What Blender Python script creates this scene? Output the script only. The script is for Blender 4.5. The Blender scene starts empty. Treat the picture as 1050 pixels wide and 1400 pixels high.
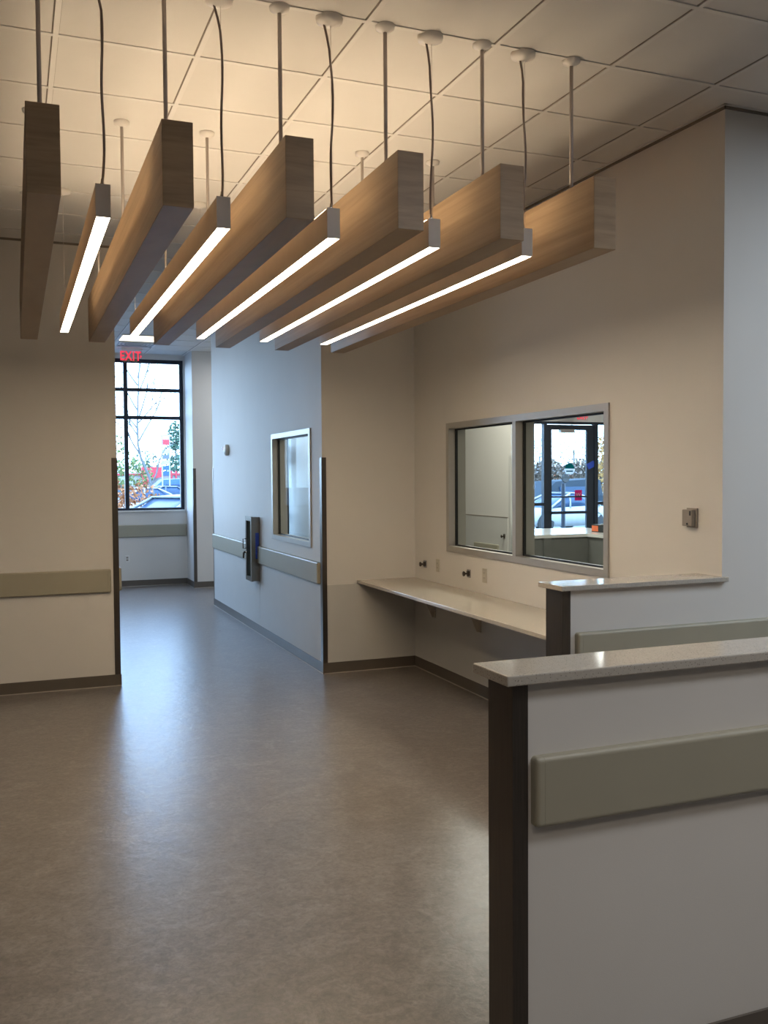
import bpy, bmesh, math, random
from mathutils import Vector, Matrix
random.seed(7)
C = bpy.context.scene.collection
PI = math.pi

# ------------------------------------------------------------------ camera
yaw, pitch, roll = 3.76456050e-01, 3.81446949e-02, -6.77929976e-03
cy, sy, cp, sp = math.cos(yaw), math.sin(yaw), math.cos(pitch), math.sin(pitch)
F = Vector((sy*cp, cy*cp, -sp)); R = Vector((cy, -sy, 0)); U = R.cross(F)
R2 = R*math.cos(roll) + U*math.sin(roll); U2 = -R*math.sin(roll) + U*math.cos(roll)
cd = bpy.data.cameras.new('camera'); cam = bpy.data.objects.new('camera', cd); C.objects.link(cam)
cd.sensor_fit = 'VERTICAL'; cd.sensor_height = 36; cd.sensor_width = 27
cd.lens = 1276.35/1400*36
cam.matrix_world = Matrix(((R2.x, U2.x, -F.x, 0), (R2.y, U2.y, -F.y, 0), (R2.z, U2.z, -F.z, 1.8), (0, 0, 0, 1)))
cd.clip_end = 500
bpy.context.scene.camera = cam
vs = bpy.context.scene.view_settings
vs.view_transform = 'Standard'; vs.look = 'None'; vs.exposure = 0.0

# ------------------------------------------------------------------ materials
def srgb(*c):
    return tuple(((v/255)/12.92 if v/255 <= .04045 else ((v/255+.055)/1.055)**2.4) for v in c) + (1,)

def nt(name):
    m = bpy.data.materials.new(name); m.use_nodes = True
    t = m.node_tree; b = t.nodes['Principled BSDF']
    return m, t, b

def mat(name, col, rough=.5, metal=0, var=.06, scale=8, bump=0, bscale=200, stretch=(1, 1, 1), coat=0, spec=.5):
    m, t, b = nt(name)
    tc = t.nodes.new('ShaderNodeTexCoord'); mp = t.nodes.new('ShaderNodeMapping')
    mp.inputs['Scale'].default_value = stretch
    t.links.new(tc.outputs['Object'], mp.inputs['Vector'])
    n = t.nodes.new('ShaderNodeTexNoise'); n.inputs['Scale'].default_value = scale; n.inputs['Detail'].default_value = 4
    t.links.new(mp.outputs[0], n.inputs['Vector'])
    r = t.nodes.new('ShaderNodeValToRGB')
    r.color_ramp.elements[0].position = .3; r.color_ramp.elements[1].position = .7
    r.color_ramp.elements[0].color = tuple(c*(1-var) for c in col[:3]) + (1,)
    r.color_ramp.elements[1].color = tuple(min(1, c*(1+var)) for c in col[:3]) + (1,)
    t.links.new(n.outputs['Fac'], r.inputs['Fac']); t.links.new(r.outputs[0], b.inputs['Base Color'])
    b.inputs['Roughness'].default_value = rough; b.inputs['Metallic'].default_value = metal
    b.inputs['Specular IOR Level'].default_value = spec
    if coat: b.inputs['Coat Weight'].default_value = coat
    if bump:
        n2 = t.nodes.new('ShaderNodeTexNoise'); n2.inputs['Scale'].default_value = bscale; n2.inputs['Detail'].default_value = 2
        t.links.new(mp.outputs[0], n2.inputs['Vector'])
        bp = t.nodes.new('ShaderNodeBump'); bp.inputs['Strength'].default_value = bump; bp.inputs['Distance'].default_value = .002
        t.links.new(n2.outputs['Fac'], bp.inputs['Height']); t.links.new(bp.outputs[0], b.inputs['Normal'])
    return m

def emit(name, col, s):
    m = bpy.data.materials.new(name); m.use_nodes = True; t = m.node_tree; t.nodes.clear()
    e = t.nodes.new('ShaderNodeEmission'); e.inputs[0].default_value = col; e.inputs[1].default_value = s
    o = t.nodes.new('ShaderNodeOutputMaterial'); t.links.new(e.outputs[0], o.inputs[0])
    return m

def glassmat(name, tint=(.93, .97, .96, 1), refl=.06):
    m = bpy.data.materials.new(name); m.use_nodes = True; t = m.node_tree; t.nodes.clear()
    tr = t.nodes.new('ShaderNodeBsdfTransparent'); tr.inputs[0].default_value = tint
    g = t.nodes.new('ShaderNodeBsdfGlossy'); g.inputs['Roughness'].default_value = .02
    lw = t.nodes.new('ShaderNodeLayerWeight'); lw.inputs['Blend'].default_value = .5
    pw = t.nodes.new('ShaderNodeMath'); pw.operation = 'POWER'; pw.inputs[1].default_value = 5
    fr = t.nodes.new('ShaderNodeMath'); fr.operation = 'MULTIPLY_ADD'; fr.inputs[1].default_value = refl*2; fr.inputs[2].default_value = refl*.2
    t.links.new(lw.outputs['Facing'], pw.inputs[0]); t.links.new(pw.outputs[0], fr.inputs[0])
    mx = t.nodes.new('ShaderNodeMixShader'); o = t.nodes.new('ShaderNodeOutputMaterial')
    t.links.new(fr.outputs[0], mx.inputs[0]); t.links.new(tr.outputs[0], mx.inputs[1]); t.links.new(g.outputs[0], mx.inputs[2])
    t.links.new(mx.outputs[0], o.inputs[0])
    return m

WALL = mat('wall_paint', (.66, .635, .60, 1), .62, bump=.15, bscale=350, var=.012, scale=3)
PANEL = mat('wall_panel_vinyl', (.55, .54, .515, 1), .5, bump=.2, bscale=500, var=.015, scale=4)
RAILM = mat('crash_rail_vinyl', (.345, .32, .245, 1), .42, bump=.15, bscale=600, var=.02, scale=5)
BASEM = mat('rubber_base', (.105, .088, .072, 1), .45, var=.04)
BEADM = mat('caulk_bead', (.42, .38, .33, 1), .5)
STEEL = mat('brushed_steel', (.10, .085, .072, 1), .33, .8, var=.1, scale=6, stretch=(30, 30, 1))
STEEL2 = mat('steel_frame_paint', (.40, .38, .35, 1), .38, .35, var=.02)
STEEL3 = mat('stainless_cabinet', (.26, .245, .22, 1), .28, 1, var=.05)
BLACK = mat('black_gasket', (.008, .008, .009, 1), .5)
DARKAL = mat('dark_anodised_aluminium', (.018, .024, .036, 1), .4, .3)
WHITE = mat('white_plastic', (.72, .70, .66, 1), .4, var=.01)
IVORY = mat('ivory_plastic', (.50, .46, .39, 1), .4, var=.01)
GREYP = mat('grey_plastic', (.27, .235, .20, 1), .45, var=.03)
CHROME = mat('chrome', (.5, .5, .5, 1), .2, 1)
DARKMET = mat('dark_bronze_metal', (.07, .055, .045, 1), .35, .7)
ALU = mat('pendant_aluminium', (.78, .74, .70, 1), .45, .0, var=.03)
RODM = mat('rod_painted_steel', (.52, .46, .42, 1), .4, .15)
CORDM = mat('cord_jacket', (.22, .17, .145, 1), .5)
CANW = mat('canopy_white', (.75, .72, .68, 1), .4, var=.01)
GLASS = glassmat('window_glass', refl=.05)
GLASSX = glassmat('exterior_glass', (.9, .95, .97, 1))
BLUET = mat('blue_painters_tape', (.02, .07, .5, 1), .5)
LEDD = emit('led_diffuser', (1, .80, .56, 1), 33.0)
LEDU = emit('led_uplight', (1, .79, .54, 1), 16.5)
TROF = emit('troffer_lens', (1, .86, .62, 1), 3.5)
REDL = emit('exit_letter_red', (1, .06, .10, 1), 1.1)
CLEARP = glassmat('clear_acrylic', (.98, .90, .90, 1))

def quartz():
    m, t, b = nt('speckled_quartz')
    tc = t.nodes.new('ShaderNodeTexCoord')
    v = t.nodes.new('ShaderNodeTexVoronoi'); v.inputs['Scale'].default_value = 130
    n = t.nodes.new('ShaderNodeTexNoise'); n.inputs['Scale'].default_value = 90; n.inputs['Detail'].default_value = 3
    t.links.new(tc.outputs['Object'], v.inputs['Vector']); t.links.new(tc.outputs['Object'], n.inputs['Vector'])
    r = t.nodes.new('ShaderNodeValToRGB'); e = r.color_ramp.elements
    e[0].position = .0; e[0].color = (.07, .06, .05, 1); e[1].position = .26; e[1].color = (.47, .43, .375, 1)
    x = e.new(.14); x.color = (.22, .195, .17, 1)
    t.links.new(v.outputs['Distance'], r.inputs['Fac'])
    r2 = t.nodes.new('ShaderNodeValToRGB'); r2.color_ramp.elements[0].position = .35; r2.color_ramp.elements[1].position = .65
    r2.color_ramp.elements[0].color = (.95, .95, .95, 1); r2.color_ramp.elements[1].color = (1.03, 1.03, 1.02, 1)
    t.links.new(n.outputs['Fac'], r2.inputs['Fac'])
    mx = t.nodes.new('ShaderNodeMix'); mx.data_type = 'RGBA'; mx.blend_type = 'MULTIPLY'; mx.inputs[0].default_value = 1
    t.links.new(r.outputs[0], mx.inputs[6]); t.links.new(r2.outputs[0], mx.inputs[7]); t.links.new(mx.outputs[2], b.inputs['Base Color'])
    b.inputs['Roughness'].default_value = .09
    return m
QUARTZ = quartz()

def wood():
    m, t, b = nt('oak_veneer')
    tc = t.nodes.new('ShaderNodeTexCoord'); mp = t.nodes.new('ShaderNodeMapping'); mp.inputs['Scale'].default_value = (2.2, .7, 26)
    oi = t.nodes.new('ShaderNodeObjectInfo'); ad = t.nodes.new('ShaderNodeVectorMath'); ad.operation = 'ADD'
    mu = t.nodes.new('ShaderNodeMath'); mu.operation = 'MULTIPLY'; mu.inputs[1].default_value = 40
    t.links.new(oi.outputs['Random'], mu.inputs[0]); t.links.new(mu.outputs[0], ad.inputs[1]); t.links.new(tc.outputs['Object'], mp.inputs['Vector']); t.links.new(mp.outputs[0], ad.inputs[0])
    n = t.nodes.new('ShaderNodeTexNoise'); n.inputs['Scale'].default_value = 1.6; n.inputs['Detail'].default_value = 8; n.inputs['Roughness'].default_value = .62; n.inputs['Distortion'].default_value = .6
    t.links.new(ad.outputs[0], n.inputs['Vector'])
    n2 = t.nodes.new('ShaderNodeTexNoise'); n2.inputs['Scale'].default_value = .5; n2.inputs['Detail'].default_value = 3
    t.links.new(ad.outputs[0], n2.inputs['Vector'])
    r = t.nodes.new('ShaderNodeValToRGB'); e = r.color_ramp.elements
    e[0].position = .25; e[0].color = (.30, .20, .112, 1); e[1].position = .8; e[1].color = (.455, .325, .195, 1)
    x = e.new(.5); x.color = (.385, .265, .155, 1)
    t.links.new(n.outputs['Fac'], r.inputs['Fac'])
    r2 = t.nodes.new('ShaderNodeValToRGB'); r2.color_ramp.elements[0].position = .3; r2.color_ramp.elements[1].position = .7
    r2.color_ramp.elements[0].color = (.84, .82, .80, 1); r2.color_ramp.elements[1].color = (1.08, 1.06, 1.04, 1)
    t.links.new(n2.outputs['Fac'], r2.inputs['Fac'])
    mx = t.nodes.new('ShaderNodeMix'); mx.data_type = 'RGBA'; mx.blend_type = 'MULTIPLY'; mx.inputs[0].default_value = 1
    t.links.new(r.outputs[0], mx.inputs[6]); t.links.new(r2.outputs[0], mx.inputs[7]); t.links.new(mx.outputs[2], b.inputs['Base Color'])
    b.inputs['Roughness'].default_value = .42
    bp = t.nodes.new('ShaderNodeBump'); bp.inputs['Strength'].default_value = .12; bp.inputs['Distance'].default_value = .002
    t.links.new(n.outputs['Fac'], bp.inputs['Height']); t.links.new(bp.outputs[0], b.inputs['Normal'])
    return m
WOOD = wood()

def floorm():
    m, t, b = nt('mottled_linoleum')
    tc = t.nodes.new('ShaderNodeTexCoord')
    def noise(s, d, ro, dis=0):
        n = t.nodes.new('ShaderNodeTexNoise'); n.inputs['Scale'].default_value = s; n.inputs['Detail'].default_value = d
        n.inputs['Roughness'].default_value = ro; n.inputs['Distortion'].default_value = dis
        t.links.new(tc.outputs['Object'], n.inputs['Vector']); return n
    a = noise(5.5, 9, .68, 1.2); c = noise(38, 5, .7, .8); d = noise(1.0, 3, .5)
    r = t.nodes.new('ShaderNodeValToRGB'); e = r.color_ramp.elements
    e[0].position = .34; e[0].color = (.140, .122, .110, 1); e[1].position = .72; e[1].color = (.240, .217, .200, 1)
    x = e.new(.52); x.color = (.176, .155, .140, 1)
    t.links.new(a.outputs['Fac'], r.inputs['Fac'])
    r2 = t.nodes.new('ShaderNodeValToRGB'); r2.color_ramp.elements[0].position = .35; r2.color_ramp.elements[1].position = .68
    r2.color_ramp.elements[0].color = (.74, .74, .75, 1); r2.color_ramp.elements[1].color = (1.22, 1.21, 1.19, 1)
    t.links.new(c.outputs['Fac'], r2.inputs['Fac'])
    mx = t.nodes.new('ShaderNodeMix'); mx.data_type = 'RGBA'; mx.blend_type = 'MULTIPLY'; mx.inputs[0].default_value = 1
    t.links.new(r.outputs[0], mx.inputs[6]); t.links.new(r2.outputs[0], mx.inputs[7]); t.links.new(mx.outputs[2], b.inputs['Base Color'])
    rr = t.nodes.new('ShaderNodeMapRange'); rr.inputs[3].default_value = .24; rr.inputs[4].default_value = .36
    t.links.new(a.outputs['Fac'], rr.inputs[0]); t.links.new(rr.outputs[0], b.inputs['Roughness'])
    b.inputs['Specular IOR Level'].default_value = .6
    bn = noise(12, 6, .65, .5)
    bp = t.nodes.new('ShaderNodeBump'); bp.inputs['Strength'].default_value = .6; bp.inputs['Distance'].default_value = .0035
    t.links.new(bn.outputs['Fac'], bp.inputs['Height']); t.links.new(bp.outputs[0], b.inputs['Normal'])
    return m
FLOOR = floorm()

def ceilm():
    m, t, b = nt('acoustic_tile')
    tc = t.nodes.new('ShaderNodeTexCoord')
    n = t.nodes.new('ShaderNodeTexNoise'); n.inputs['Scale'].default_value = 3; n.inputs['Detail'].default_value = 3
    v = t.nodes.new('ShaderNodeTexNoise'); v.inputs['Scale'].default_value = 160; v.inputs['Detail'].default_value = 3
    for q in (n, v): t.links.new(tc.outputs['Object'], q.inputs['Vector'])
    r = t.nodes.new('ShaderNodeValToRGB'); r.color_ramp.elements[0].color = (.62, .60, .57, 1); r.color_ramp.elements[1].color = (.68, .66, .63, 1)
    t.links.new(n.outputs['Fac'], r.inputs['Fac']); t.links.new(r.outputs[0], b.inputs['Base Color'])
    b.inputs['Roughness'].default_value = .85
    bp = t.nodes.new('ShaderNodeBump'); bp.inputs['Strength'].default_value = .25; bp.inputs['Distance'].default_value = .002
    t.links.new(v.outputs['Fac'], bp.inputs['Height']); t.links.new(bp.outputs[0], b.inputs['Normal'])
    return m
CEIL = ceilm()
TBAR = mat('ceiling_grid_paint', (.67, .65, .62, 1), .45, var=.01)
GAPM = mat('painted_gap_shade', (.20, .17, .14, 1), .8)  # dark colour standing in for shade along tile and ceiling edges

# ------------------------------------------------------------------ mesh helpers
def box(bm, x0, x1, y0, y1, z0, z1):
    v = [bm.verts.new(p) for p in ((x0,y0,z0),(x1,y0,z0),(x1,y1,z0),(x0,y1,z0),(x0,y0,z1),(x1,y0,z1),(x1,y1,z1),(x0,y1,z1))]
    for f in ((0,3,2,1),(4,5,6,7),(0,1,5,4),(1,2,6,5),(2,3,7,6),(3,0,4,7)):
        bm.faces.new([v[i] for i in f])
    return bm
def bx(*a):
    return box(bmesh.new(), *a)
def tube(bm, pts, r, n=10, cap=True):
    pts = [Vector(p) for p in pts]; rs = r if isinstance(r, (list, tuple)) else [r]*len(pts)
    rings = []
    for i, p in enumerate(pts):
        d = (pts[min(i+1, len(pts)-1)] - pts[max(i-1, 0)]).normalized()
        a = d.cross(Vector((0,0,1)) if abs(d.z) < .9 else Vector((1,0,0))).normalized(); b = d.cross(a)
        rings.append([bm.verts.new(p + (a*math.cos(2*PI*k/n) + b*math.sin(2*PI*k/n))*rs[i]) for k in range(n)])
    for i in range(len(rings)-1):
        for k in range(n):
            bm.faces.new((rings[i][k], rings[i][(k+1) % n], rings[i+1][(k+1) % n], rings[i+1][k]))
    if cap:
        bm.faces.new(rings[0]); bm.faces.new(rings[-1])
    return bm
def lathe(bm, cx, cy, prof, n=24, axis='z', c0=0):
    rings = []
    for r, h in prof:
        ring = []
        for k in range(n):
            a = 2*PI*k/n
            if axis == 'z': p = (cx+r*math.cos(a), cy+r*math.sin(a), h)
            elif axis == 'x': p = (h, cx+r*math.cos(a), cy+r*math.sin(a))
            else: p = (cx+r*math.cos(a), h, cy+r*math.sin(a))
            ring.append(bm.verts.new(p))
        rings.append(ring)
    for i in range(len(rings)-1):
        for k in range(n):
            bm.faces.new((rings[i][k], rings[i][(k+1) % n], rings[i+1][(k+1) % n], rings[i+1][k]))
    bm.faces.new(rings[0]); bm.faces.new(rings[-1])
    return bm
def obj(name, bm, m, parent=None, smooth=False, bevel=0, seg=2):
    if bevel:
        bmesh.ops.bevel(bm, geom=[e for e in bm.edges], offset=bevel, segments=seg, affect='EDGES', profile=.5, clamp_overlap=True)
    bmesh.ops.recalc_face_normals(bm, faces=bm.faces)
    me = bpy.data.meshes.new(name); bm.to_mesh(me); bm.free()
    me.materials.append(m)
    if smooth:
        for p in me.polygons: p.use_smooth = True
    o = bpy.data.objects.new(name, me); C.objects.link(o)
    if parent:
        o.parent = parent
        if parent.type == 'EMPTY': o.location = -parent.location
        elif parent.parent and parent.parent.type == 'EMPTY': o.location = (0, 0, 0)
    return o
def thing(name, label, cat, loc=(0,0,0), group=None):
    o = bpy.data.objects.new(name, None); C.objects.link(o); o.empty_display_size = .1
    o.location = loc; o['label'] = label; o['category'] = cat
    if group: o['group'] = group
    return o
def tag(o, label, cat, group=None, kind=None):
    o['label'] = label; o['category'] = cat
    if group: o['group'] = group
    if kind: o['kind'] = kind
    return o
def struct(name, bm, m, parent=None, **k):
    o = obj(name, bm, m, parent, **k)
    if not parent: o['kind'] = 'structure'
    return o
def copy_tree(o, parent=None):
    c = o.copy(); C.objects.link(c)
    if parent: c.parent = parent
    for ch in list(o.children): copy_tree(ch, c)
    return c
def text(name, s, size, m, parent, mw, extrude=.001, align='CENTER', bold=0):
    cu = bpy.data.curves.new(name, 'FONT'); cu.body = s; cu.size = size; cu.extrude = extrude; cu.offset = bold; cu.space_character = 1.12 if bold else 1; cu.align_x = align; cu.align_y = 'CENTER'
    cu.materials.append(m)
    tmp = bpy.data.objects.new(name, cu); C.objects.link(tmp); me = bpy.data.meshes.new_from_object(tmp)
    bpy.data.objects.remove(tmp); me.name = name; me.materials.clear(); me.materials.append(m)
    o = bpy.data.objects.new(name, me); C.objects.link(o); o.parent = parent
    off = parent.location if parent.type == 'EMPTY' else (parent.parent.location if parent.parent else Vector((0,0,0)))
    o.matrix_local = Matrix.Translation(-Vector(off)) @ mw
    return o
def facing(loc, d):   # text matrix, reading direction for a viewer looking along +y ('y'), or along +x ('x')
    if d == 'y': rot = Matrix(((1,0,0),(0,0,-1),(0,1,0)))
    elif d == 'x': rot = Matrix(((0,0,-1),(-1,0,0),(0,1,0)))
    elif d == '-y': rot = Matrix(((-1,0,0),(0,0,1),(0,1,0)))
    return Matrix.Translation(loc) @ rot.to_4x4()

# ------------------------------------------------------------------ key dimensions
XR, YB, XC, YL, XL = 3.508, 8.082, 2.594, 8.332, .822
YF, YFR = 15.93, 15.25
YH = 3.964
WT = .14
def cz(y): return 3.735 + .0098*(y-4)

# floor
struct('floor', bx(-5.2, 12.7, -6.2, 16.1, -.12, 0), FLOOR)

# ceiling (very slightly pitched, as found) with its exposed grid
def sloped(bm, x0, x1, y0, y1, dz0, dz1):
    v = [bm.verts.new(p) for p in ((x0,y0,cz(y0)+dz0),(x1,y0,cz(y0)+dz0),(x1,y1,cz(y1)+dz0),(x0,y1,cz(y1)+dz0),
                                   (x0,y0,cz(y0)+dz1),(x1,y0,cz(y0)+dz1),(x1,y1,cz(y1)+dz1),(x0,y1,cz(y1)+dz1))]
    for f in ((0,3,2,1),(4,5,6,7),(0,1,5,4),(1,2,6,5),(2,3,7,6),(3,0,4,7)): bm.faces.new([v[i] for i in f])
ceil = bmesh.new(); sloped(ceil, -5.2, 12.7, -6.2, 16.1, 0, .15)
ceiling = struct('ceiling', ceil, CEIL)
gx = [.207 + .615*k for k in range(-9, 21)]; gy = [3.78 + .605*k for k in range(-16, 21)]
g = bmesh.new(); g2 = bmesh.new()
for x in gx:
    if -5.2 < x < 12.6:
        sloped(g, x-.012, x+.012, -6.2, 15.93, -.005, .001); sloped(g2, x-.0185, x+.0135, -6.2, 15.93, -.0012, .001)
for y in gy:
    if -6.2 < y < 15.9:
        sloped(g, -5.2, 12.7, y-.012, y+.012, -.0052, .001); sloped(g2, -5.2, 12.7, y+.010, y+.0185, -.0012, .001)
struct('ceiling_grid', g, TBAR, ceiling); struct('ceiling_joint_shade', g2, GAPM, ceiling)  # second mesh: shade beside the bars, painted as dark strips

# ------------------------------------------------------------------ walls
struct('wall_left', bx(-5.04, XL, YL, 10.6, 0, 3.92), WALL)
struct('wall_corridor', None or (lambda b: (
    box(b, XC, XC+WT, YB, 8.44, 0, 3.9), box(b, XC, XC+WT, 9.82, 13.1, 0, 3.9),
    box(b, XC, XC+WT, 8.44, 9.82, 0, 1.15), box(b, XC, XC+WT, 8.44, 9.82, 2.24, 3.9),
    box(b, XC+WT, 3.3, 12.96, 13.1, 0, 3.9), b)[-1])(bmesh.new()), WALL)
struct('wall_recess', bx(XC+WT, XR+WT, YB, YB+WT, 0, 3.9), WALL)
def rightwall():
    b = bmesh.new()
    y0, y1, z0, z1 = 5.0, 7.345, 1.16, 2.24
    box(b, XR, XR+WT, YH, y0, 0, 3.9); box(b, XR, XR+WT, y1, YB, 0, 3.9)
    box(b, XR, XR+WT, y0, y1, 0, z0); box(b, XR, XR+WT, y0, y1, z1, 3.9)
    return b
struct('wall_right', rightwall(), WALL)
struct('wall_front', bx(XR+WT, 12.7, YH, YH+WT, 0, 3.9), WALL)
def farwall():
    b = bmesh.new(); a0, a1 = YF, YF+.17
    box(b, -5.2, -4.0, a0, a1, 0, 3.95); box(b, -4.0, 2.675, a0, a1, 0, 1.26); box(b, -4.0, 2.675, a0, a1, 3.77, 3.95)
    box(b, 2.70, 3.95, a0, a1, 0, 3.95); box(b, 2.675, 2.70, a0, a1, 0, 3.95)
    box(b, 3.95, 4.5, a0, a1, 0, .3); box(b, 3.95, 4.5, a0, a1, 2.9, 3.95)
    box(b, 4.5, 9.40, a0, a1, 0, 3.95); box(b, 9.40, 11.9, a0, a1, 2.86, 3.95); box(b, 11.9, 12.7, a0, a1, 0, 3.95)
    return b
struct('wall_far', farwall(), WALL)
struct('wall_return', bx(2.70, 3.95, YFR, YF, 0, 3.92), WALL)
struct('wall_partition', bx(4.5, 4.62, 11.6, YF, 0, 3.92), WALL)
struct('wall_lobby', bx(6.3, 6.44, 11.23, YF, 0, 3.92), WALL)
struct('wall_east', bx(12.55, 12.7, YH+WT, YF, 0, 3.92), WALL)
struct('wall_west', bx(-5.2, -5.05, -6.2, YF, 0, 3.9), WALL)
struct('wall_back', bx(-5.05, 12.7, -6.2, -6.05, 0, 3.9), WALL)
struct('wall_south_east', bx(12.55, 12.7, -6.05, YH, 0, 3.9), WALL)

# wainscot sheets
def sheet(name, args, parent=None): return struct(name, bx(*args), PANEL)
wp = bmesh.new(); box(wp, XC+.006, XR-.004, YB-.004, YB, .1, .812)
struct('trim_wainscot_recess', wp, PANEL)
wc = bmesh.new(); box(wc, XC+.006, 2.93, YB-.007, YB, .812, .818)
struct('trim_wainscot_cap', wc, WHITE)
wr = bmesh.new(); box(wr, XR-.004, XR, YH+WT, YB-.004, .1, .812); struct('trim_wainscot_right', wr, PANEL)
ws = bmesh.new(); box(ws, XC-.004, XC, YB+.05, 10.425, .1, .80); box(ws, XC-.004, XC, 10.433, 13.06, .1, .80)
struct('trim_wainscot_corridor', ws, PANEL)
wl = bmesh.new(); box(wl, 6.292, 6.3, 11.3, YF, .1, 1.215); struct('trim_wainscot_lobby', wl, PANEL)
wl = bmesh.new(); box(wl, 6.290, 6.3, 11.3, YF, 1.215, 1.228); struct('trim_wainscot_lobby_cap', wl, GREYP)
wq = bmesh.new(); box(wq, 4.496, 4.5, 11.65, YF, .1, .83); struct('trim_wainscot_partition', wq, PANEL)

# wall angle where the right walls meet the ceiling
tr = bmesh.new()
sloped(tr, XR-.022, XR, YH-.022, YB, -.006, 0); sloped(tr, XR-.022, 12.5, YH-.022, YH, -.006, 0)
struct('trim_ceiling_angle', tr, TBAR)
tr = bmesh.new()
sloped(tr, XR-.008, XR, YH-.008, YB, -.02, -.006); sloped(tr, XR-.008, 12.5, YH-.008, YH, -.02, -.006)
sloped(tr, -5, XL, YL-.008, YL, -.018, 0)
struct('trim_ceiling_gap_shade', tr, GAPM)  # painted dark strips in place of shade at the ceiling line

# baseboards
def baseboard(name, segs):
    b = bmesh.new(); c = bmesh.new()
    for (x0, x1, y0, y1, side) in segs:
        box(b, x0, x1, y0, y1, 0, .1)
        e = .005
        if side == '-y': box(c, x0, x1, y0-e, y0, 0, .007)
        if side == '-x': box(c, x0-e, x0, y0, y1, 0, .007)
    o = struct(name, b, BASEM)
    struct('caulk_line', c, BEADM, o)
T = .009
baseboard('baseboard_left', [(-5, XL+T, YL-T, YL, '-y'), (XL, XL+T, YL, 10.6, '')])
baseboard('baseboard_corridor', [(XC-T, XC, YB-T, 13.1, '-x')])
baseboard('baseboard_recess', [(XC, XR-T, YB-T, YB, '-y')])
baseboard('baseboard_right', [(XR-T, XR, YH+WT, YB-T, '-x')])
baseboard('baseboard_far', [(-5.0, 2.70, YF-T, YF, '-y')])
baseboard('baseboard_return', [(2.70-T, 2.70, YFR-T, YF-T, '-x'), (2.70, 3.95, YFR-T, YFR, '-y')])
baseboard('baseboard_front', [(2.60, 12.5, YH-T, YH, '-y')])
baseboard('baseboard_half_wall', [(1.36, 5.0, 2.265-T, 2.265, '-y')])

# ------------------------------------------------------------------ half walls (near one and the one that joins the full-height wall)
struct('wall_near', bx(1.278, 5.0, 2.265, 2.40, 0, 1.219), WALL)
struct('wall_half', bx(2.515, XR, YH, 4.107, 0, 1.226), WALL)

def counter(x0, x1, y0, y1, z0, z1, label, bev=.004):
    o = obj('countertop', bx(x0, x1, y0, y1, z0, z1), QUARTZ, bevel=bev)
    return tag(o, label, 'countertop')
counter(1.243, 5.0, 2.235, 2.443, 1.220, 1.250, 'speckled grey quartz cap on the nearest low wall, in the foreground')
b = bmesh.new(); box(b, 2.495, XR+.022, 3.935, 4.163, 1.227, 1.252)
# cut so the cap stops at the face of the full-height wall behind its front edge
b.free()
b = bmesh.new()
pts = [(2.495,3.935),(XR+.022,3.935),(XR+.022,YH-.001),(XR-.001,YH-.001),(XR-.001,4.163),(2.495,4.163)]
vb = [b.verts.new((x,y,1.227)) for x,y in pts]; vt = [b.verts.new((x,y,1.252)) for x,y in pts]
b.faces.new(vb); b.faces.new(vt)
for i in range(6): b.faces.new((vb[i], vb[(i+1)%6], vt[(i+1)%6], vt[i]))
tag(obj('countertop', b, QUARTZ, bevel=.003), 'speckled quartz cap on the second low wall, ending against the tall wall corner', 'countertop')

def lshape(name, corner, sx, sy_, w, z0, z1, label, t=.004, w2=None, m=None):
    """corner guard wrapped on an outside corner; flange along x has sign sx, flange along y has sign sy_"""
    x, y = corner; w2 = w2 or w
    b = bmesh.new()
    x0, x1 = sorted((x - sx*t, x + sx*w)); y0, y1 = sorted((y - sy_*t, y + 0))
    box(b, x0, x1, y0, y1, z0, z1)
    x0, x1 = sorted((x - sx*t, x)); y0, y1 = sorted((y, y + sy_*w2))
    box(b, x0, x1, y0, y1, z0, z1)
    return tag(obj(name, b, m or STEEL), label, 'corner guard')
lshape('corner_guard', (XL, YL), -1, 1, .045, .012, 1.975, 'tall brown steel corner guard on the left wall beside the corridor opening')
lshape('corner_guard', (XC, YB), 1, 1, .036, .10, 1.975, 'tall steel corner guard between the corridor wall and the worktop recess', w2=.05, t=.009)
lshape('corner_guard', (XC, 13.1), 1, -1, .036, .10, 1.93, 'thin steel corner guard at the far end of the corridor wall')
lshape('corner_guard', (2.70, YFR), 1, 1, .045, .10, 1.95, 'slim grey steel corner guard on the wall corner right of the far window')
lshape('corner_guard', (6.3, 11.23), 1, 1, .045, .10, 2.07, 'pale corner guard on the wall seen through the left interior pane', m=PANEL)
def endcap(x, y0, y1, z1, label, w=.045, t=.004):
    e = thing('corner_guard', label, 'corner guard', (x, y0, 0))
    obj('end_plate', bx(x-t, x, y0-t, y1+t, 0, z1), STEEL, e)
    for ya, yb in ((y0-t, y0), (y1, y1+t)):
        obj('side_flange', bx(x, x+w, ya, yb, 0, z1), STEEL, e)
endcap(1.278, 2.265, 2.40, 1.2195, 'wide brushed steel end guard on the nearest low wall')
endcap(2.515, YH, 4.107, 1.2265, 'dark steel end guard on the second low wall, under its quartz cap')

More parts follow.
